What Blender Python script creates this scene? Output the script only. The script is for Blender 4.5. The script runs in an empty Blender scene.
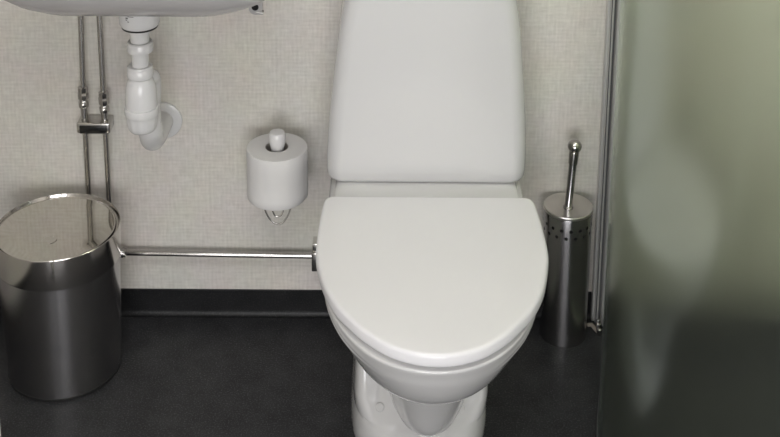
import bpy, bmesh, math, random
from mathutils import Vector, Matrix
PI = math.pi
C = bpy.context.scene.collection
S = bpy.context.scene
random.seed(4)

# ------------------------------------------------------------------ helpers
def obj(name, bm, mat, parent=None, smooth=True, angle=35):
    me = bpy.data.meshes.new(name)
    bmesh.ops.recalc_face_normals(bm, faces=bm.faces)
    bm.to_mesh(me); bm.free()
    if mat: me.materials.append(mat)
    if smooth:
        for p in me.polygons: p.use_smooth = True
        me.set_sharp_from_angle(angle=math.radians(angle))
    o = bpy.data.objects.new(name, me); C.objects.link(o)
    if parent is not None:
        o.parent = parent
        o.matrix_parent_inverse = Matrix.Translation(-parent.location)
    return o

def thing(name, label, cat, loc, group=None):
    o = bpy.data.objects.new(name, None); C.objects.link(o)
    o.location = loc; o.empty_display_size = .05
    o['label'] = label; o['category'] = cat
    if group: o['group'] = group
    return o

def tag(o, label, cat, group=None):
    o['label'] = label; o['category'] = cat
    if group: o['group'] = group
    return o

def struct(name, bm, mat, label=None, cat=None, smooth=False):
    o = obj(name, bm, mat, None, smooth); o['kind'] = 'structure'
    o['label'] = label; o['category'] = cat
    return o

def box(bm, x0, x1, y0, y1, z0, z1, bev=0, seg=2):
    r = bmesh.ops.create_cube(bm, size=1)
    vs = r['verts']
    bmesh.ops.scale(bm, vec=(x1-x0, y1-y0, z1-z0), verts=vs)
    bmesh.ops.translate(bm, vec=((x0+x1)/2, (y0+y1)/2, (z0+z1)/2), verts=vs)
    if bev:
        es = list({e for v in vs for e in v.link_edges})
        bmesh.ops.bevel(bm, geom=es, offset=bev, segments=seg, affect='EDGES', profile=.5)
    return bm

def loft(bm, rings, cap0=True, cap1=True, closed=True):
    R = [[bm.verts.new(p) for p in r] for r in rings]
    n = len(R[0])
    for a, b in zip(R, R[1:]):
        for i in range(n if closed else n-1):
            j = (i+1) % n
            bm.faces.new((a[i], a[j], b[j], b[i]))
    if cap0: bm.faces.new(R[0][::-1])
    if cap1: bm.faces.new(R[-1])
    return bm

def lathe(bm, prof, cx, cy, seg=64, cap0=True, cap1=True, axis=None):
    """prof: (radius, height) pairs; axis: optional matrix placing the local z axis."""
    rings = []
    for r, z in prof:
        ring = []
        for k in range(seg):
            a = 2*PI*k/seg
            p = Vector((r*math.cos(a), r*math.sin(a), z))
            p = axis @ p if axis else p + Vector((cx, cy, 0))
            ring.append(p)
        rings.append(ring)
    return loft(bm, rings, cap0, cap1)

def spline(pts, n=10):
    P = [Vector(p) for p in pts]; out = []
    for i in range(len(P)-1):
        p0 = P[max(i-1, 0)]; p1 = P[i]; p2 = P[i+1]; p3 = P[min(i+2, len(P)-1)]
        for k in range(n):
            t = k/n
            out.append(.5*((2*p1)+(p2-p0)*t+(2*p0-5*p1+4*p2-p3)*t*t+(3*p1-p0-3*p2+p3)*t**3))
    out.append(P[-1]); return out

def tube(bm, path, r, seg=16, cap=True):
    path = [Vector(p) for p in path]
    rr = r if isinstance(r, (list, tuple)) else [r]*len(path)
    t0 = (path[1]-path[0]).normalized()
    ref = Vector((0, 0, 1)) if abs(t0.z) < .9 else Vector((1, 0, 0))
    u = t0.cross(ref).normalized(); rings = []
    for i, p in enumerate(path):
        a = path[max(i-1, 0)]; b = path[min(i+1, len(path)-1)]
        t = (b-a).normalized()
        u = (u - t*u.dot(t)).normalized(); v = t.cross(u)
        rings.append([p+(u*math.cos(2*PI*k/seg)+v*math.sin(2*PI*k/seg))*rr[i] for k in range(seg)])
    return loft(bm, rings, cap, cap)

def frame_to(p, d):
    """matrix with local z along d, origin p"""
    q = Vector((0, 0, 1)).rotation_difference(Vector(d).normalized())
    return Matrix.Translation(Vector(p)) @ q.to_matrix().to_4x4()

def B(): return bmesh.new()

# ------------------------------------------------------------------ materials
def mat(name):
    m = bpy.data.materials.new(name); m.use_nodes = True
    nt = m.node_tree; return m, nt, nt.nodes['Principled BSDF']

def plain(name, col, rough=.4, metal=0, coat=0, spec=.5):
    m, nt, p = mat(name)
    p.inputs['Base Color'].default_value = (*col, 1)
    p.inputs['Roughness'].default_value = rough
    p.inputs['Metallic'].default_value = metal
    p.inputs['Coat Weight'].default_value = coat
    p.inputs['Coat Roughness'].default_value = .03
    p.inputs['Specular IOR Level'].default_value = spec
    return m

def N(nt, t, **kw):
    n = nt.nodes.new(t)
    for k, v in kw.items(): setattr(n, k, v)
    return n

def noise(nt, vec, scale, detail=2, rough=.5):
    n = N(nt, 'ShaderNodeTexNoise')
    n.inputs['Scale'].default_value = scale; n.inputs['Detail'].default_value = detail
    n.inputs['Roughness'].default_value = rough
    nt.links.new(vec, n.inputs['Vector']); return n

def mapping(nt, src, sc, loc=(0, 0, 0)):
    m = N(nt, 'ShaderNodeMapping'); m.inputs['Scale'].default_value = sc
    m.inputs['Location'].default_value = loc
    nt.links.new(src, m.inputs['Vector']); return m.outputs['Vector']

def wallpaper():
    m, nt, p = mat('woven_wallpaper')
    tc = N(nt, 'ShaderNodeTexCoord').outputs['Object']
    # horizontal and vertical threads, each broken into short lengths, over a regular weave
    a = noise(nt, mapping(nt, tc, (34, 34, 170)), 1.0, 2, .6)
    b = noise(nt, mapping(nt, tc, (170, 170, 34), (3, 3, 1)), 1.0, 2, .6)
    c = noise(nt, mapping(nt, tc, (9, 9, 9)), 1.0, 3, .6)
    g = []
    for ax in ('X', 'Z'):
        wv = N(nt, 'ShaderNodeTexWave', bands_direction=ax); wv.inputs['Scale'].default_value = 38
        wv.inputs['Distortion'].default_value = 1.2; wv.inputs['Detail'].default_value = 2; wv.inputs['Detail Scale'].default_value = 3
        nt.links.new(tc, wv.inputs['Vector']); g.append(wv.outputs['Fac'])
    def add2(p_, q_):
        n_ = N(nt, 'ShaderNodeMath', operation='ADD'); nt.links.new(p_, n_.inputs[0]); nt.links.new(q_, n_.inputs[1]); return n_.outputs[0]
    gm = N(nt, 'ShaderNodeMath', operation='MULTIPLY'); gm.inputs[1].default_value = .13
    nt.links.new(add2(*g), gm.inputs[0])
    tot = add2(add2(a.outputs['Fac'], b.outputs['Fac']), gm.outputs[0])
    half = N(nt, 'ShaderNodeMath', operation='MULTIPLY'); half.inputs[1].default_value = .445
    nt.links.new(tot, half.inputs[0])
    r = N(nt, 'ShaderNodeValToRGB')
    r.color_ramp.elements[0].position = .30; r.color_ramp.elements[0].color = (.560, .533, .490, 1)
    r.color_ramp.elements[1].position = .68; r.color_ramp.elements[1].color = (.718, .690, .642, 1)
    nt.links.new(half.outputs[0], r.inputs['Fac'])
    mx = N(nt, 'ShaderNodeMix', data_type='RGBA', blend_type='MULTIPLY'); mx.inputs['Factor'].default_value = .12
    nt.links.new(r.outputs['Color'], mx.inputs['A']); nt.links.new(c.outputs['Color'], mx.inputs['B'])
    nt.links.new(mx.outputs['Result'], p.inputs['Base Color'])
    bp = N(nt, 'ShaderNodeBump'); bp.inputs['Strength'].default_value = .12; bp.inputs['Distance'].default_value = .001
    nt.links.new(half.outputs[0], bp.inputs['Height']); nt.links.new(bp.outputs['Normal'], p.inputs['Normal'])
    p.inputs['Roughness'].default_value = .75; p.inputs['Specular IOR Level'].default_value = .25
    return m

def vinyl(name='charcoal_vinyl', k=1.0):
    m, nt, p = mat(name)
    tc = N(nt, 'ShaderNodeTexCoord').outputs['Object']
    a = noise(nt, mapping(nt, tc, (1, 1, 1)), 18, 6, .65)
    b = noise(nt, mapping(nt, tc, (1, 1, 1)), 330, 3, .6)
    r = N(nt, 'ShaderNodeValToRGB')
    r.color_ramp.elements[0].position = .3; r.color_ramp.elements[0].color = (.013*k, .0135*k, .015*k, 1)
    r.color_ramp.elements[1].position = .75; r.color_ramp.elements[1].color = (.034*k, .0345*k, .037*k, 1)
    nt.links.new(a.outputs['Fac'], r.inputs['Fac'])
    r2 = N(nt, 'ShaderNodeValToRGB')
    r2.color_ramp.elements[0].position = .52; r2.color_ramp.elements[0].color = (0, 0, 0, 1)
    r2.color_ramp.elements[1].position = .78; r2.color_ramp.elements[1].color = (.085*k, .085*k, .087*k, 1)
    nt.links.new(b.outputs['Fac'], r2.inputs['Fac'])
    mx = N(nt, 'ShaderNodeMix', data_type='RGBA', blend_type='ADD'); mx.inputs['Factor'].default_value = 1
    nt.links.new(r.outputs['Color'], mx.inputs['A']); nt.links.new(r2.outputs['Color'], mx.inputs['B'])
    nt.links.new(mx.outputs['Result'], p.inputs['Base Color'])
    bp = N(nt, 'ShaderNodeBump'); bp.inputs['Strength'].default_value = .25; bp.inputs['Distance'].default_value = .0008
    nt.links.new(b.outputs['Fac'], bp.inputs['Height']); nt.links.new(bp.outputs['Normal'], p.inputs['Normal'])
    p.inputs['Roughness'].default_value = .40; p.inputs['Specular IOR Level'].default_value = .28
    return m

def brushed(name, col, rough=.22, aniso=.7, streak=(1, 1, 500)):
    m, nt, p = mat(name)
    p.inputs['Base Color'].default_value = (*col, 1); p.inputs['Metallic'].default_value = 1
    tc = N(nt, 'ShaderNodeTexCoord').outputs['Object']
    a = noise(nt, mapping(nt, tc, streak), 1, 2, .6)
    mr = N(nt, 'ShaderNodeMapRange'); mr.inputs['To Min'].default_value = rough*.85; mr.inputs['To Max'].default_value = rough*1.15
    nt.links.new(a.outputs['Fac'], mr.inputs['Value']); nt.links.new(mr.outputs['Result'], p.inputs['Roughness'])
    p.inputs['Anisotropic'].default_value = aniso; p.inputs['Anisotropic Rotation'].default_value = .25
    t = N(nt, 'ShaderNodeTangent', direction_type='RADIAL', axis='Z')
    nt.links.new(t.outputs['Tangent'], p.inputs['Tangent'])
    return m

def satin_glass(name, rough, fres):
    """one face of the screen: clear outside, etched inside"""
    m, nt, p = mat(name)
    out = nt.nodes['Material Output']; nt.nodes.remove(p)
    tr = N(nt, 'ShaderNodeBsdfRefraction'); tr.inputs['IOR'].default_value = 1.2
    tr.inputs['Roughness'].default_value = rough; tr.inputs['Color'].default_value = (.86, .89, .82, 1)
    gl = N(nt, 'ShaderNodeBsdfGlossy'); gl.inputs['Roughness'].default_value = .215
    gl.inputs['Color'].default_value = (.90, .98, .94, 1)
    fr = N(nt, 'ShaderNodeFresnel'); fr.inputs['IOR'].default_value = fres
    m2 = N(nt, 'ShaderNodeMixShader')
    nt.links.new(fr.outputs[0], m2.inputs[0]); nt.links.new(tr.outputs[0], m2.inputs[1]); nt.links.new(gl.outputs[0], m2.inputs[2])
    nt.links.new(m2.outputs[0], out.inputs['Surface'])
    return m

M = {}
M['wall'] = wallpaper()
M['vinyl'] = vinyl()
M['skirting'] = vinyl('black_skirting_vinyl', .36)
M['porcelain'] = plain('white_porcelain', (.575, .57, .57), .14, 0, .3)
M['seat'] = plain('white_seat_plastic', (.735, .727, .745), .26, 0, .06)
M['basin'] = plain('basin_porcelain_shaded', (.40, .388, .388), .14)  # same porcelain darkened, shade of the underside put into the colour
M['plastic'] = plain('white_plastic', (.62, .615, .615), .22)
M['rubber'] = plain('black_rubber', (.012, .012, .012), .5)
M['black'] = plain('glossy_black_plastic', (.008, .008, .008), .2)
M['chrome'] = plain('chrome', (.50, .485, .47), .15, 1)
M['wire'] = plain('steel_wire', (.70, .69, .67), .2, 1)
M['mirror'] = plain('polished_steel', (.66, .635, .59), .035, 1)
M['steel'] = brushed('brushed_steel', (.48, .468, .475), .205, .82)
M['band'] = brushed('brushed_steel_band', (.60, .575, .55), .15, .6)
M['dish'] = brushed('brushed_steel_dish', (.72, .69, .67), .30, .5, (300, 300, 1))
M['hole'] = plain('hole_shade', (.004, .004, .004), .9)  # near black, stands in for shade inside holes
M['paper'] = plain('tissue_paper', (.63, .62, .612), .95, 0, 0, .1)
M['core'] = plain('grey_cardboard', (.33, .31, .28), .9)
M['alu'] = plain('grey_aluminium', (.60, .595, .58), .45, .6)
M['stripe_grey'] = plain('dark_grey_stripe', (.09, .09, .09), .6)
M['alu_dark'] = plain('dark_aluminium', (.20, .20, .20), .3, 1)
M['glass'] = satin_glass('screen_glass', .10, 2.65)
M['frost'] = satin_glass('etched_glass', .52, 1.12)
M['silicone'] = plain('dirty_silicone', (.30, .265, .22), .6)
M['paint'] = plain('white_paint', (.74, .74, .70), .5)
M['ink'] = plain('grey_ink', (.06, .055, .05), .6)

# ------------------------------------------------------------------ setting
XL, XR, YF, ZC = -.97, 1.06, -3.0, 2.40
b = B(); box(b, XL-.1, XR+.1, YF-.1, .1, -.1, 0); struct('floor', b, M['vinyl'], 'charcoal speckled vinyl floor', 'floor')
b = B(); box(b, XL-.1, XR+.1, YF-.1, .1, ZC, ZC+.1); struct('ceiling', b, M['paint'], 'white ceiling of the toilet room', 'ceiling')
b = B(); box(b, XL-.1, XR+.1, 0, .1, 0, ZC); struct('wall_back', b, M['wall'], 'beige woven wallpaper wall behind the toilet', 'wall')
b = B(); box(b, XL-.1, XL, YF, 0, 0, ZC); struct('wall_left', b, M['wall'], 'beige wall left of the bin', 'wall')
b = B(); box(b, XR, XR+.1, YF, 0, 0, ZC); struct('wall_right', b, M['wall'], 'beige wall inside the shower', 'wall')
b = B(); box(b, XL-.1, XR+.1, YF-.1, YF, 0, ZC); struct('wall_front', b, M['wall'], 'beige wall behind the camera', 'wall')
# coved vinyl skirting, profile (distance from wall, height)
cove = [(.0, .0), (.0130, .0003), (.0090, .0010), (.0062, .0026), (.0046, .0050), (.0036, .0085), (.0031, .013), (.003, .0585), (.0022, .0595), (0, .0595)]
def skirting(name, p0, p1, nrm, label):
    b = B(); n = Vector(nrm)
    loft(b, [[Vector(p)+n*d+Vector((0, 0, z)) for d, z in cove] for p in (p0, p1)])
    return struct(name, b, M['skirting'], label, 'skirting', True)
skirting('baseboard_back', (XL, 0, 0), (XR, 0, 0), (0, -1, 0), 'black coved vinyl skirting along the back wall')
skirting('baseboard_left', (XL, YF, 0), (XL, 0, 0), (1, 0, 0), 'black coved vinyl skirting along the left wall')
skirting('baseboard_right', (XR, YF, 0), (XR, 0, 0), (-1, 0, 0), 'black coved vinyl skirting along the right wall')
b = B(); box(b, -.665, -.6315, -.83, -.75, 0, ZC, .003)
struct('trim_1', b, M['paint'], 'white door frame post at the lower left edge', 'door frame')

# ------------------------------------------------------------------ toilet
toilet = thing('toilet', 'white porcelain toilet with its lid closed, standing on the dark floor', 'toilet', (0, -.3, 0))
half = [(0, -.2425), (.168, -.2425), (.1805, -.2440), (.1890, -.2515), (.1932, -.271), (.1968, -.33), (.1978, -.39), (.1965, -.43), (.1890, -.475), (.1770, -.525),
        (.1585, -.572), (.1360, -.609), (.1095, -.6445), (.0735, -.6785), (.0400, -.6955), (.015, -.7015), (0, -.7023)]
def smooth_half(h, n=6):
    q = [(p[0], p[1], 0) for p in h[1:]]
    out = [(0, h[0][1])]
    for p in spline(q, n): out.append((p.x, p.y))
    return out
half = [(x, y if y > -.45 else -.45+(y+.45)*.945) for x, y in half]
H = smooth_half(half)
OUT = H + [(-x, y) for x, y in reversed(H[1:-1])]
OUT = [(x+.0022, y) for x, y in OUT]
def offset(poly, d):
    n = len(poly); out = []
    for i in range(n):
        a = Vector(poly[i-1]); c = Vector(poly[(i+1) % n]); t = (c-a)
        t = t.normalized() if t.length > 1e-9 else Vector((1, 0))
        nn = Vector((t.y, -t.x))
        p = Vector(poly[i])
        ctr = Vector((0, -.45))
        if nn.dot(ctr-p) < 0: nn = -nn
        out.append((p.x+nn.x*d, p.y+nn.y*d))
    return out
def scaled(poly, k, cy=-.45): return [(.0022+(x-.0022)*k, cy+(y-cy)*k) for x, y in poly]
def ring(poly, z): return [Vector((x, y, z)) for x, y in poly]
def lid_rings(z0, z1, dome):
    r = [ring(offset(OUT, .006), z0), ring(offset(OUT, .0015), z0+.001), ring(offset(OUT, .0002), z0+.003), ring(OUT, z0+.006), ring(OUT, z1-.006),
         ring(offset(OUT, .0010), z1-.0030), ring(offset(OUT, .0028), z1-.0012), ring(offset(OUT, .0050), z1-.0003), ring(offset(OUT, .008), z1)]
    base = offset(OUT, .008)
    for k in (.85, .7, .55, .4, .25, .1):
        r.append(ring(scaled(base, k), z1+dome*(1-k*k)))
    return r
b = B(); loft(b, lid_rings(.3985, .4215, .003)); obj('seat_lid', b, M['seat'], toilet, angle=60)
# seat ring under the lid
b = B(); o1 = offset(OUT, .011)
loft(b, [ring(offset(o1, .003), .3915), ring(o1, .3925), ring(o1, .397), ring(offset(o1, .003), .3984)]); obj('seat', b, M['seat'], toilet, angle=50)

# bowl: cross sections from the rim down, egg shaped, drawn back under the seat
def egg(hw, yb, yf, n=72, p=2.0, wide=.55):
    """closed ring: back edge yb, front edge yf, widest at fraction 'wide' from the front"""
    ym = yf+(yb-yf)*wide; pts = []
    for k in range(n):
        a = 2*PI*k/n
        c, s = math.cos(a), math.sin(a)
        x = hw*math.copysign(abs(c)**(2/p), c)
        L = (yb-ym) if s > 0 else (ym-yf)
        pts.append((x, ym+L*math.copysign(abs(s)**(2/p), s)))
    return pts
bowl_sec = [  # z, half width, back, front, power, wide
    (.3910, .1785, -.05, -.6840, 2.10, .42),
    (.3870, .1795, -.05, -.6860, 2.10, .42),
    (.3720, .1765, -.05, -.6800, 2.10, .42),
    (.3500, .1720, -.05, -.6710, 2.08, .43),
    (.3200, .1630, -.05, -.6540, 2.05, .45),
    (.2950, .1540, -.05, -.6350, 2.05, .46),
    (.2700, .1430, -.06, -.6060, 2.05, .47),
    (.2500, .1320, -.08, -.5750, 2.05, .48),
    (.2300, .1180, -.10, -.5340, 2.05, .5),
    (.2120, .0990, -.14, -.4900, 2.05, .5),
    (.2000, .0760, -.18, -.4550, 2.05, .5)]
b = B(); rings = []
fine = []
for i in range(len(bowl_sec)-1):
    q = [bowl_sec[max(i-1, 0)], bowl_sec[i], bowl_sec[i+1], bowl_sec[min(i+2, len(bowl_sec)-1)]]
    nn = 8 if i in (1, 2, 3) else 3
    for k in range(nn):
        t = k/nn
        fine.append([.5*(2*B_+(C_-A_)*t+(2*A_-5*B_+4*C_-D_)*t*t+(3*B_-A_-3*C_+D_)*t**3) for A_, B_, C_, D_ in zip(*q)])
fine.append(list(bowl_sec[-1]))
for z, hw, yb, yf, p, w in fine:
    pts = egg(hw, yb, yf, 160, p, w); rr = []
    for x, y in pts:
        # groove along both flanks under the rim, running out towards the front
        u = max(0, min(1, (y+.655)/.09)); u = u*u*(3-2*u)
        zc = .371-.15*max(0, -y-.52)
        g = -.0060*u*math.exp(-((z-zc)/.0058)**2)+.0030*u*math.exp(-((z-zc-.012)/.008)**2)
        rr.append(Vector((x+math.copysign(g, x)*min(1, abs(x)/.05), y-g*.6, z)))
    rings.append(rr)
loft(b, rings); obj('bowl', b, M['porcelain'], toilet, angle=60)
# deck behind the seat, under the tank
b = B()
def rrect(x0, x1, y0, y1, r, z, n=8):
    pts = []
    for cx, cy, a0 in ((x1-r, y1-r, 0), (x0+r, y1-r, PI/2), (x0+r, y0+r, PI), (x1-r, y0+r, 1.5*PI)):
        for k in range(n+1):
            a = a0+PI/2*k/n; pts.append(Vector((cx+r*math.cos(a), cy+r*math.sin(a), z)))
    return pts
def dring(z, e, f=0): return rrect(-.1835+e, .1805-e, -.262+e+f, -.02, .02, z)
loft(b, [dring(.30, .05), dring(.345, .012), dring(.37, .002), dring(.392, 0), dring(.4035, .002), dring(.4085, .006), dring(.4095, .012, .006),
         rrect(-.1715, .1685, -.222, -.02, .02, .4125), rrect(-.168, .165, -.205, -.02, .02, .418), rrect(-.166, .163, -.19, -.02, .02, .424)])
obj('deck', b, M['porcelain'], toilet, angle=60)
# tank: tapers towards the top, soft rounded edges
b = B()
tw = [(.4215, .1725, .012), (.4225, .1790, .006), (.4250, .1835, .002), (.4310, .1862, 0), (.445, .1872, 0), (.469, .1872, 0), (.512, .1856, 0), (.552, .1830, 0),
      (.60, .1786, 0), (.65, .1738, 0), (.70, .1688, 0), (.73, .1652, 0), (.76, .1603, 0), (.788, .1550, 0), (.81, .150, 0), (.825, .147, 0)]
rings = []
for z, hw, e in tw:
    bow = .007
    pts = rrect(-hw-.0015+.012*max(0, z-.45), hw-.0015+.012*max(0, z-.45), -.200+e+.00*(z-.42), -.012, .028, z, 10)
    rr = []
    for p in pts:
        if p.y < -.1: p.y -= bow*(1-(p.x/hw)**2)
        rr.append(p)
    rings.append(rr)
loft(b, rings); obj('tank', b, M['porcelain'], toilet, angle=60)
b = B()
loft(b, [rrect(-.1485+e, .1455-e, -.2045+e, -.012, .028, z) for z, e in ((.8262, .003), (.8285, 0), (.84, 0), (.8465, .004), (.849, .012))])
obj('tank_lid', b, M['porcelain'], toilet, angle=60)
# pedestal: broad foot with a bulging trap in front and screw caps on the flanks
b = B(); ox = -.013
ped = [(0, .1260, -.03, -.424, 3.4), (.004, .1270, -.03, -.426, 3.4), (.03, .1265, -.03, -.424, 3.4), (.046, .1255, -.03, -.421, 3.4), (.0530, .1250, -.03, -.417, 3.4), (.0580, .1248, -.03, -.410, 3.6),
       (.064, .1245, -.03, -.402, 5.0), (.09, .1240, -.03, -.382, 7), (.13, .1235, -.03, -.358, 8), (.17, .1235, -.03, -.338, 8), (.22, .1245, -.03, -.32, 4.5), (.28, .129, -.03, -.33, 3), (.33, .135, -.03, -.35, 2.3)]
rings = []
for z, hw, yb, yf, p in ped:
    k = max(0, min(1, (z-.055)/.05))
    rings.append([Vector((x+ox*(1-z/.33), y+.022*k*math.exp(-((abs(x)-.080)/.024)**2) if y < -.25 else y, z)) for x, y in egg(hw, yb, yf, 120, p, .5)])
loft(b, rings); pedestal = obj('pedestal', b, M['porcelain'], toilet, angle=60)
bpy.context.view_layer.update()
for sx in (-1, 1):
    hit, loc, nrm, _ = pedestal.ray_cast(Vector((.0720*sx-.0127, -.7, .080)), Vector((0, 1, 0)))
    b = B(); lathe(b, [(.0078, -.006), (.0078, .0016), (.0068, .0026), (.003, .0030)], 0, 0, 24, axis=frame_to(loc, nrm))
    obj('screw_cap', b, M['porcelain'], toilet)
b = B()
trap = [(.066, .016, -.20, -.405), (.068, .034, -.20, -.428), (.074, .0500, -.20, -.443), (.086, .0610, -.20, -.454), (.104, .0680, -.20, -.463), (.128, .0735, -.20, -.473), (.155, .080, -.2, -.485), (.185, .089, -.2, -.500), (.21, .096, -.2, -.512), (.228, .098, -.2, -.515)]
loft(b, [[Vector((x-.000, y, z)) for x, y in egg(hw, yb, yf, 72, 2.1, .45)] for z, hw, yb, yf in trap])
obj('trap_casing', b, M['porcelain'], toilet, angle=60)

# ------------------------------------------------------------------ washbasin
BX = -.527
basin = thing('washbasin', 'white porcelain washbasin on the wall at top left, seen from below', 'washbasin', (BX, 0, .80))
b = B()
def bring(hw, yf, z, r, yb=-.0): return rrect(BX-hw, BX+hw, yf, yb, r, z, 10)
sec = [(.030, -.215, .7680, .028, -.16), (.115, -.245, .7700, .07, -.10), (.175, -.275, .7765, .09, -.05), (.208, -.303, .786, .10, -.01), (.229, -.327, .802, .10, 0),
       (.2410, -.346, .823, .085, 0), (.2460, -.358, .850, .075, 0), (.2475, -.364, .885, .07, 0), (.2445, -.361, .890, .07, 0)]
sec2 = [(.228, -.358, .890, .065, -.06), (.215, -.345, .872, .07, -.075), (.17, -.31, .815, .08, -.09), (.10, -.26, .785, .06, -.13), (.03, -.215, .775, .028, -.16)]
rings = [rrect(BX-hw*(1-.05*(z > .783)), BX+hw*(1+.065*(z > .783)*(z < .84)), yf, yb, min(r, (yb-yf)/2-.001, hw-.001), z, 10) for hw, yf, z, r, yb in [(q[0], q[1], q[2]+.0085+(.002 if i < 3 else 0), q[3], q[4]) for i, q in enumerate(sec+sec2)]]
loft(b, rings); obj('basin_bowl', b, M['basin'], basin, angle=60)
# fixing lug with a dark disc for its bolt hole at the right
b = B(); lx, lz = -.3360, .6915
prof = []
for k in range(17):
    a = PI+PI*k/16; prof.append((lx+.0135*math.cos(a), lz+.0125*math.sin(a)))
prof += [(lx+.0135, .83), (lx-.0135, .83)]
loft(b, [[Vector((x, -.0005-d, z)) for x, z in prof] for d in (0, .012)])
box(b, lx, lx+.0150, -.0135, -.0005, .6790, .6850, .002)
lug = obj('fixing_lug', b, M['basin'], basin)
b = B(); lathe(b, [(.0070, 0), (.0070, .0012)], 0, 0, 24, axis=frame_to((lx-.001, -.0120, .6950), (0, -1, 0)))
o = obj('bolt_hole_shade', b, M['hole'], lug)  # flat black disc painting the shade of a hole

# ------------------------------------------------------------------ bottle trap
TX, TY = -.5300, -.185
trap_t = thing('bottle_trap', 'white plastic bottle trap under the washbasin, running into the wall', 'drain trap', (TX, TY, .52))
b = B(); lathe(b, [(.030, .7290), (.0340, .7303), (.0362, .734), (.0370, .740), (.0372, .7760)], TX+.002, TY, 48)
cup = obj('drain_cup', b, M['plastic'], trap_t)
b = B()
for (du, z, w, h) in ((-9, .7555, 4, .0022), (-1, .7590, 9, .0012), (-10, .7520, 2.5, .0016), (-6, .7490, 3, .0014)):
    ring0 = []
    for zz in (z-h/2, z+h/2):
        ring0.append([Vector((TX+.002+.03725*math.cos(math.radians(-102+du*1.5+t)), TY+.03725*math.sin(math.radians(-102+du*1.5+t)), zz)) for t in (-w, -w/3, w/3, w)])
    loft(b, ring0, False, False, False)
obj('printed_mark', b, M['ink'], cup)
b = B(); lathe(b, [(.026, .7255), (.0325, .7262), (.0334, .7278), (.0325, .7291), (.026, .7291)], TX+.002, TY, 48); obj('gasket', b, M['rubber'], trap_t)
b = B(); lathe(b, [(.0175, .69), (.0175, .7150), (.0200, .7160), (.0200, .7256), (.015, .7256)], TX+.001, TY, 40); obj('tailpiece', b, M['plastic'], trap_t)
def nut(z0, z1, r, x):
    b = B(); h = z1-z0
    lathe(b, [(r*.80, z0), (r*.96, z0+h*.06), (r, z0+h*.2), (r, z0+h*.6), (r*.97, z0+h*.66), (r*.97, z0+h*.9), (r*.9, z1), (r*.7, z1)], x, TY, 40)
    return obj('nut', b, M['plastic'], trap_t)
nut(.6775, .6980, .0238, TX+.001)
b = B(); lathe(b, [(.0158, .64), (.0158, .682), (.0168, .684)], TX, TY, 40); obj('tube', b, M['plastic'], trap_t)
nut(.6265, .6500, .0242, TX-.001)
b = B(); lathe(b, [(.019, .6268), (.021, .6260), (.0240, .6200), (.0270, .6100), (.0286, .596), (.0290, .575), (.0285, .5630)], TX-.001, TY, 48, True, True)
obj('bottle', b, M['plastic'], trap_t)
b = B(); seg = 48; rings = []
for r, z, wob in ((.0290, 0.5690, 0), (.0312, 0.5682, 0), (.0316, 0.5650, 0), (.0316, 0.5550, 0), (.0305, 0.5525, .0), (.0296, 0.5500, .0005), (.0285, 0.5410, .0006), (.0270, 0.5310, .0006), (.0255, 0.5250, .0006), (.0225, 0.5205, 0), (.016, 0.5190, 0)):
    rings.append([Vector((TX-.001+(r+wob*math.cos(12*2*PI*k/seg))*math.cos(2*PI*k/seg), TY+(r+wob*math.cos(12*2*PI*k/seg))*math.sin(2*PI*k/seg), z)) for k in range(seg)])
loft(b, rings); obj('bottle_cap', b, M['plastic'], trap_t, angle=50)
b = B()
pth = spline([(TX, TY+.012, .607), (TX+.011, TY+.022, .615), (TX+.013, TY+.036, .603), (TX+.011, TY+.042, .57), (TX+.006, TY+.046, .51), (TX+.003, TY+.054, .484), (TX+.001, TY+.080, .459), (TX+.000, TY+.13, .4475), (TX+.0005, TY+.1845, .4450)], 8)
rad = [.0165 if i < 28 else .0165+(.0225-.0165)*min(1, (i-28)/8) for i in range(len(pth))]
tube(b, pth, rad, 28); obj('outlet_pipe', b, M['plastic'], trap_t, angle=60)
b = B(); lathe(b, [(.0400, 0), (.0400, .002), (.0388, .004), (.034, .0056), (.024, .0062)], 0, 0, 56, axis=frame_to((TX+.0005, -.0003, .4455), (0, -1, 0)))
obj('wall_rosette', b, M['plastic'], trap_t)

# ------------------------------------------------------------------ water pipes
PY = -.024; PR = .0057
def pipe_thing(label, x, group=None):
    return thing('water_pipe', label, 'pipe', (x, PY, 0))
def fitting(x, z0, parent):
    b = B()
    prof = [(.0062, 0), (.0078, .001), (.0085, .004), (.0085, .010), (.0070, .012), (.0064, .014), (.0064, .016), (.0086, .0175), (.0092, .020), (.0092, .028), (.0080, .0305), (.0086, .033), (.0086, .040), (.0060, .042)]
    lathe(b, [(r*1.22, z0+z*1.08) for r, z in prof], x, PY, 8)
    return obj('compression_fitting', b, M['chrome'], parent, angle=40)
p1 = pipe_thing('chrome water pipe running straight down behind the bin, the left one of the pair', -.6815)
b = B(); tube(b, [(-.6767, PY, .776), (-.6800, PY, .56), (-.6810, PY, .50)], PR); obj('upper_pipe', b, M['chrome'], p1)
fitting(-.6815, .4845, p1)
b = B(); lathe(b, [(.0068, .455), (.0068, .486)], -.6812, PY, 20); obj('stub', b, M['chrome'], p1)
b = B(); tube(b, [(-.6810, PY, .456), (-.6812, PY, .3), (-.6812, PY, 0.0)], PR); obj('lower_pipe', b, M['chrome'], p1)
p2 = pipe_thing('right chrome water pipe, bending to run low along the wall to the toilet', -.6400)
b = B(); tube(b, [(-.6415, PY, .776), (-.6410, PY, .55), (-.6405, PY, .50)], PR); obj('upper_pipe', b, M['chrome'], p2)
fitting(-.6408, .4740, p2)
b = B(); lathe(b, [(.0068, .455), (.0068, .478)], -.6406, PY, 20); obj('stub', b, M['chrome'], p2)
b = B(); tube(b, [(-.6404, PY, .456)]+spline([(-.6400, PY, .30), (-.6400, PY, .215), (-.6375, PY, .190), (-.6280, PY, .170), (-.6185, PY, .1600)], 6), PR); obj('lower_pipe', b, M['chrome'], p2)
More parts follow.
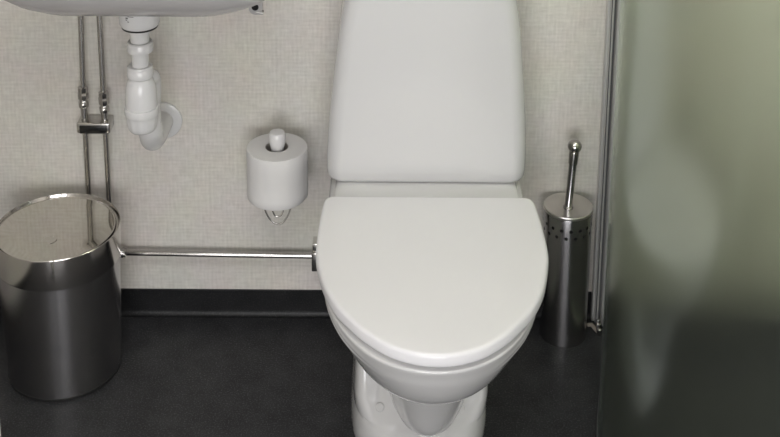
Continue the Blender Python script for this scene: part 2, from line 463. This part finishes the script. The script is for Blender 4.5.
b = B(); lathe(b, [(.007, -.011), (.0102, -.0095), (.0106, .002), (.0092, .004), (.0092, .0075), (.006, .0095)], 0, 0, 8, axis=frame_to((-.6185, PY, .1588), (1, 0, -.012))); obj('elbow', b, M['chrome'], p2, angle=40)
b = B(); tube(b, [(-.6185, PY, .1588), (-.40, PY, .1560), (-.16, PY, .1535)], PR); obj('horizontal_pipe', b, M['chrome'], p2)

cl = thing('pipe_clamp', 'black and chrome double clamp holding the two upright pipes to the wall', 'pipe clamp', (-.661, 0, .444))
b = B(); box(b, -.6945, -.6275, -.040, 0, .4345, .4570, .0035, 3); body = obj('clamp_body', b, M['chrome'], cl)
b = B(); box(b, -.6880, -.6340, -.0425, -.0395, .4356, .4520, .0010); obj('front_plate', b, M['black'], cl)
c2 = thing('pipe_clamp', 'small chrome clamp on the low pipe, half hidden by the toilet seat', 'pipe clamp', (-.218, 0, .145))
b = B(); box(b, -.2285, -.2080, -.034, 0, .1240, .1660, .002); obj('clamp_body', b, M['chrome'], c2)
b = B(); box(b, -.2265, -.2100, -.030, 0, .1662, .1850, .002); obj('clamp_cap', b, M['wire'], c2)

# ------------------------------------------------------------------ toilet paper
RX, RY, RR = -.2905, -.0913, .0604
roll = thing('toilet_paper_roll', 'white toilet paper roll standing upright on its wall holder', 'toilet paper', (RX, RY, .334))
b = B(); seg = 96; z0, z1 = .3315, .4370
def rad_at(a): return RR-.0016*((a+.25) % (2*PI))/(2*PI)
seq = [(.0228, z0), (.050, z0-.0), ('o', z0+.0008, -.0012), ('o', z0+.004, 0), ('o', z0+.018, .0003), ('o', z0+.0195, -.0004), ('o', z0+.03, 0), ('o', z0+.0315, -.0005), ('o', z0+.055, .0002), ('o', z0+.075, -.0002), ('o', z1-.004, 0), ('o', z1-.0008, -.0012), (.050, z1), (.0228, z1)]
rings = []
for s in seq:
    rr = []
    for k in range(seg):
        a = 2*PI*k/seg; r = (rad_at(a)+s[2]) if s[0] == 'o' else s[0]
        zz = s[1]
        rr.append(Vector((RX+r*math.cos(a), RY+r*math.sin(a), zz)))
    rings.append(rr)
loft(b, rings, False, False); obj('paper', b, M['paper'], roll, angle=50)
b = B(); lathe(b, [(.0226, z0+.0005), (.0226, z1-.001), (.0216, z1-.001), (.0216, z0+.0005), (.0226, z0+.0005)], RX, RY, 40, False, False); obj('cardboard_core', b, M['core'], roll)
hold = thing('toilet_paper_holder', 'toilet paper holder with a white post and a steel wire cradle on the wall', 'paper holder', (RX, 0, .33))
b = B(); lathe(b, [(.0110, .335), (.0115, .420), (.0135, .4370), (.0158, .4470), (.0166, .4590), (.0160, .4640), (.0140, .4680), (.008, .4692)], RX+.001, RY, 36); obj('post', b, M['plastic'], hold)
b = B()
tube(b, spline([(RX-.024, RY-.02, .3290), (RX-.0225, RY-.022, .312), (RX-.012, RY-.024, .292), (RX+.003, RY-.025, .2835), (RX+.015, RY-.024, .290), (RX+.026, RY-.022, .312), (RX+.028, RY-.02, .3290)], 6), .0017, 8)
obj('wire_loop', b, M['wire'], hold)
b = B()
tube(b, spline([(RX-.010, RY-.012, .3290), (RX-.009, RY-.014, .308), (RX-.003, RY-.015, .2955), (RX+.007, RY-.015, .2965), (RX+.013, RY-.014, .310), (RX+.014, RY-.012, .3290)], 6), .0017, 8)
obj('wire_loop', b, M['wire'], hold)
b = B(); lathe(b, [(.028, .3286), (.029, .3294), (.029, .3306), (.028, .3312)], RX, RY, 32); box(b, RX-.010, RX+.010, RY+.02, 0, .3288, .3310, .0005); box(b, RX-.018, RX+.018, -.004, 0, .312, .395, .0015); obj('bracket', b, M['wire'], hold)
b = B(); lathe(b, [(.0035, 0), (.0035, .003), (.002, .004)], 0, 0, 12, axis=frame_to((RX+.026, RY-.026, .3268), (0, -1, 0))); obj('screw', b, M['black'], hold)

# ------------------------------------------------------------------ waste bin
WX, WY, WR, WT = -.7075, -.163, .1195, .3060
wb = thing('waste_bin', 'round steel waste bin with a mirror-like swing lid in the left corner', 'waste bin', (WX, WY, 0))
b = B(); lathe(b, [(.1040, 0), (.1083, .001), (.1086, .006), (.1070, .007)], WX, WY, 96, True, True); obj('base_ring', b, M['rubber'], wb)
prof = [(.1078, .0065)]+[(.1078+(WR-.0030-.1078)*t, .0065+(.2430-.0065)*t) for t in [k/12 for k in range(1, 13)]]
b = B(); lathe(b, prof, WX, WY, 128, True, True); o = obj('body', b, M['steel'], wb)
b = B(); lathe(b, [(WR-.0034, .2425), (WR-.0022, .2428), (WR-.0018, .2445), (WR-.0008, .276), (WR-.0002, WT-.003), (WR-.0004, WT-.0010), (WR-.0012, WT-.0002), (WR-.0019, WT-.0004), (WR-.0024, WT-.0014), (WR-.0032, WT-.0045), (WR-.0045, WT-.0070), (WR-.0070, WT-.0080), (WR-.0105, WT-.0084), (WR-.0112, WT-.0090), (WR-.0115, .2400)], WX, WY, 128, False, False)
obj('lid_ring', b, M['band'], wb)
DZ = WT-.0052; LX = WX-.0018
b = B(); lathe(b, [(WR-.0100, DZ-.0020), (WR-.0092, DZ-.0018), (WR-.0086, DZ-.0010), (WR-.0088, DZ-.0003), (WR-.0096, DZ+.0001), (WR-.0106, DZ), (.090, DZ+.0001), (.06, DZ+.0002), (.03, DZ+.0002), (.005, DZ+.0002)], LX, WY, 128, True, True)
sl = obj('swing_lid', b, M['mirror'], wb)
b = B(); lathe(b, [(.0125, DZ+.0002), (.0118, DZ+.0006), (.0100, DZ+.0010), (.0080, DZ+.0011), (.0060, DZ+.0009), (.0035, DZ+.0006), (.001, DZ+.0005)], WX-.002, WY-.042, 32, False, True); obj('finger_dimple', b, M['mirror'], sl)

# ------------------------------------------------------------------ toilet brush
QX, QY, QR = .290, -.0560, .0485
bh = thing('toilet_brush_holder', 'tall perforated steel toilet brush canister between toilet and shower screen', 'brush holder', (QX, QY, 0))
b = B(); lathe(b, [(.0460, .0), (.0475, .001), (.0477, .004), (.0485, .2850), (.0482, .2862), (.0470, .2862), (.0465, .20), (.0458, .01)], QX, QY, 96, True, True)
can = obj('canister', b, M['steel'], bh)
holes = B()
zs = [(.2630, 0), (.2470, .5)]
for z, ph in zs:
    for k in range(16):
        a = 2*PI*(k+ph)/16
        lathe(holes, [(.0036, -.006), (.0036, .006)], 0, 0, 16, axis=frame_to((QX+QR*math.cos(a), QY+QR*math.sin(a), z), (math.cos(a), math.sin(a), 0)))
bmesh.ops.recalc_face_normals(holes, faces=holes.faces)
hm = bpy.data.meshes.new('holes'); holes.to_mesh(hm); holes.free()
ho = bpy.data.objects.new('holes', hm); C.objects.link(ho)
md = can.modifiers.new('holes', 'BOOLEAN'); md.operation = 'DIFFERENCE'; md.solver = 'EXACT'; md.object = ho
bpy.context.view_layer.update()
dg = bpy.context.evaluated_depsgraph_get()
nm = bpy.data.meshes.new_from_object(can.evaluated_get(dg))
can.modifiers.clear(); can.data = nm; can.data.name = 'canister'
bpy.data.objects.remove(ho); bpy.data.meshes.remove(hm)
b = B(); lathe(b, [(.0450, .05), (.0450, .284)], QX, QY, 48, False, False); obj('dark_sleeve', b, M['hole'], bh)  # black sleeve added, standing in for the shade inside the holes

tb = thing('toilet_brush', 'steel toilet brush handle with a ball knob, leaning in its canister', 'toilet brush', (QX, QY, .2868))
b = B(); lathe(b, [(.0480, .2866), (.0494, .2870), (.0498, .2885), (.0496, .2918), (.0486, .2930), (.0470, .2928), (.0455, .2915), (.035, .2893), (.02, .2882), (.006, .2880)], QX, QY, 96); obj('brush_lid', b, M['dish'], tb)
d = Vector((.0080, 0, .146)).normalized(); base = Vector((QX-.0003, QY-.001, .2875))
ax = frame_to(base, d)
b = B(); lathe(b, [(.0100, 0), (.0100, .003), (.0082, .004), (.0082, .010), (.0076, .011), (.0078, .105)], 0, 0, 24, axis=ax); obj('handle', b, M['steel'], tb)
b = B(); lathe(b, [(.0078, .0985), (.0094, .100), (.0100, .122), (.0090, .126)], 0, 0, 24, axis=ax); obj('collar', b, M['chrome'], tb)
b = B(); prof = [(.0085, .1250)]
for k in range(1, 17):
    a = -PI/2+.55+(PI-.55)*k/16
    prof.append((max(.0142*math.cos(a), .0003), .1365+.0135*math.sin(a)))
lathe(b, prof, 0, 0, 32, axis=ax); obj('knob', b, M['chrome'], tb)

# ------------------------------------------------------------------ shower screen
ss = thing('shower_screen', 'curved frosted glass shower screen with a grey aluminium wall profile', 'shower screen', (.375, -.03, 0))
T = Vector((.3200, -.33)); dT = Vector((.1965, .9805)); nT = Vector((.9805, -.1965)); R = .50
S0 = Vector((.397, -.0475)); ctrl = T+dT*.16
path = []
for k in range(14):
    t = k/14; path.append(S0*(1-t)**2+ctrl*2*t*(1-t)+T*t*t)
Cc = T+nT*R; a0 = math.atan2(-nT.y, -nT.x)
if a0 < 0: a0 += 2*PI
a1 = 1.5*PI
for k in range(61):
    a = a0+(a1-a0)*k/60; path.append(Vector((Cc.x+R*math.cos(a), Cc.y+R*math.sin(a))))
end = path[-1]
path.append(Vector((XR-.03, end.y)))
def sheet(pth, th, z0, z1):
    b = B(); n = len(pth); rings = []
    L, Rr = [], []
    for i, p in enumerate(pth):
        a_ = pth[max(i-1, 0)]; c_ = pth[min(i+1, n-1)]; t = (c_-a_).normalized(); nn = Vector((-t.y, t.x))
        L.append(p+nn*th/2); Rr.append(p-nn*th/2)
    for i in range(n):
        rings.append([Vector((L[i].x, L[i].y, z0)), Vector((L[i].x, L[i].y, z1)), Vector((Rr[i].x, Rr[i].y, z1)), Vector((Rr[i].x, Rr[i].y, z0))])
    return loft(b, rings)
g = obj('glass', sheet(path, .006, .012, 1.95), M['glass'], ss, angle=30)
g.data.materials.append(M['frost'])
for p in g.data.polygons:      # the etched face is the one towards the shower
    if p.normal.dot(Vector((Cc.x, Cc.y, p.center.z))-p.center) > 0 and abs(p.normal.z) < .5: p.material_index = 1
b = sheet(path, .009, .002, .0118); obj('bottom_seal', b, M['alu_dark'], ss, angle=30)
# wall profile: stepped extrusion with ridges
b = B(); x0 = .3560
for (xa, xb, yd) in ((0, .006, .016), (.006, .012, .026), (.012, .0165, .020), (.0165, .0235, .034), (.0235, .0270, .028), (.0270, .0390, .046)):
    box(b, x0+xa, x0+xb, -yd, -.0006, 0.0005, 1.97, .0009, 1)
prof_o = obj('wall_profile', b, M['alu'], ss, smooth=False)
b = B()
for (xa, xb, yd) in ((.0062, .0082, .0268), (.0122, .0165, .0215), (.0236, .0272, .0292), (.0300, .0325, .0466)):
    box(b, x0+xa, x0+xb, -yd, -.012, .001, 1.969, .0004, 1)
obj('profile_stripes', b, M['stripe_grey'], prof_o, smooth=False)  # dark grey strips let into the profile as stripes
b = B(); box(b, .3985, .4035, -.054, -.0470, .004, 1.96, .001); obj('seal_strip', b, M['paint'], ss)
b = B(); box(b, .3595, .3700, -.058, -.047, .004, .022, .001); box(b, .3600, .3680, -.056, -.048, .022, .030, .002); lathe(b, [(.0045, 0), (.005, .003), (.0045, .012), (.002, .014)], .3650, -.060, 16); obj('hinge_foot', b, M['chrome'], ss)
b = B(); tube(b, spline([(.345, -.034, .0035), (.352, -.036, .006), (.358, -.045, .004), (.364, -.056, .003)], 5), .004, 8); obj('silicone_bead', b, M['silicone'], ss)

# ------------------------------------------------------------------ light
def area(name, loc, target, size, power, col=(1, 1, 1), shape='DISK', sy=None):
    L = bpy.data.lights.new(name, 'AREA'); L.energy = power; L.size = size; L.color = col; L.shape = shape
    if sy: L.size_y = sy
    o = bpy.data.objects.new(name, L); C.objects.link(o); o.location = loc
    dd = Vector(target)-Vector(loc); o.rotation_euler = dd.to_track_quat('-Z', 'Y').to_euler()
    return o
area('ceiling_lamp_light', (-.28, -1.42, 2.37), (-.28, -.7, 0), 1.1, 22.5, (.98, .98, 1))
area('shower_fill_light', (.74, -.62, 2.33), (.74, 0, 1.40), .3, 26, (1, .97, .93))  # added fill washing the wall behind the glass; no known lamp there
area('front_fill_light', (-.14, -2.96, .62), (-.14, 0, .35), 1.4, 38, (.98, .98, 1), 'RECTANGLE', 1.1)  # added low frontal fill before the closed front wall, no doorway built

w = bpy.data.worlds.new('World'); S.world = w; w.use_nodes = True
w.node_tree.nodes['Background'].inputs[0].default_value = (.8, .85, .9, 1); w.node_tree.nodes['Background'].inputs[1].default_value = .05

# ------------------------------------------------------------------ camera
f, pitch, roll, yaw = 1225.1272, .2305, -.0078, .0016
cam = bpy.data.cameras.new('camera'); co = bpy.data.objects.new('camera', cam); C.objects.link(co)
cam.sensor_width = 36; cam.sensor_fit = 'HORIZONTAL'; cam.lens = f/780*36
cam.shift_y = (-183.4314-218.5)/780; cam.clip_start = .05
c, s = math.cos(yaw), math.sin(yaw)
F0 = Vector((s*math.cos(pitch), c*math.cos(pitch), -math.sin(pitch))); R0 = Vector((c, -s, 0)); U0 = R0.cross(F0)
c, s = math.cos(roll), math.sin(roll)
Rv = c*R0-s*U0; Uv = s*R0+c*U0
m = Matrix(((Rv.x, Uv.x, -F0.x, -.0780), (Rv.y, Uv.y, -F0.y, -2.274), (Rv.z, Uv.z, -F0.z, 1.6131), (0, 0, 0, 1)))
co.matrix_world = m
S.camera = co
S.view_settings.view_transform = 'Standard'; S.view_settings.look = 'None'
S.view_settings.exposure = 0; S.view_settings.gamma = 1
S.view_settings.use_curve_mapping = False
S.cycles.use_denoising = True
S.cycles.max_bounces = 10; S.cycles.transmission_bounces = 8; S.cycles.glossy_bounces = 6
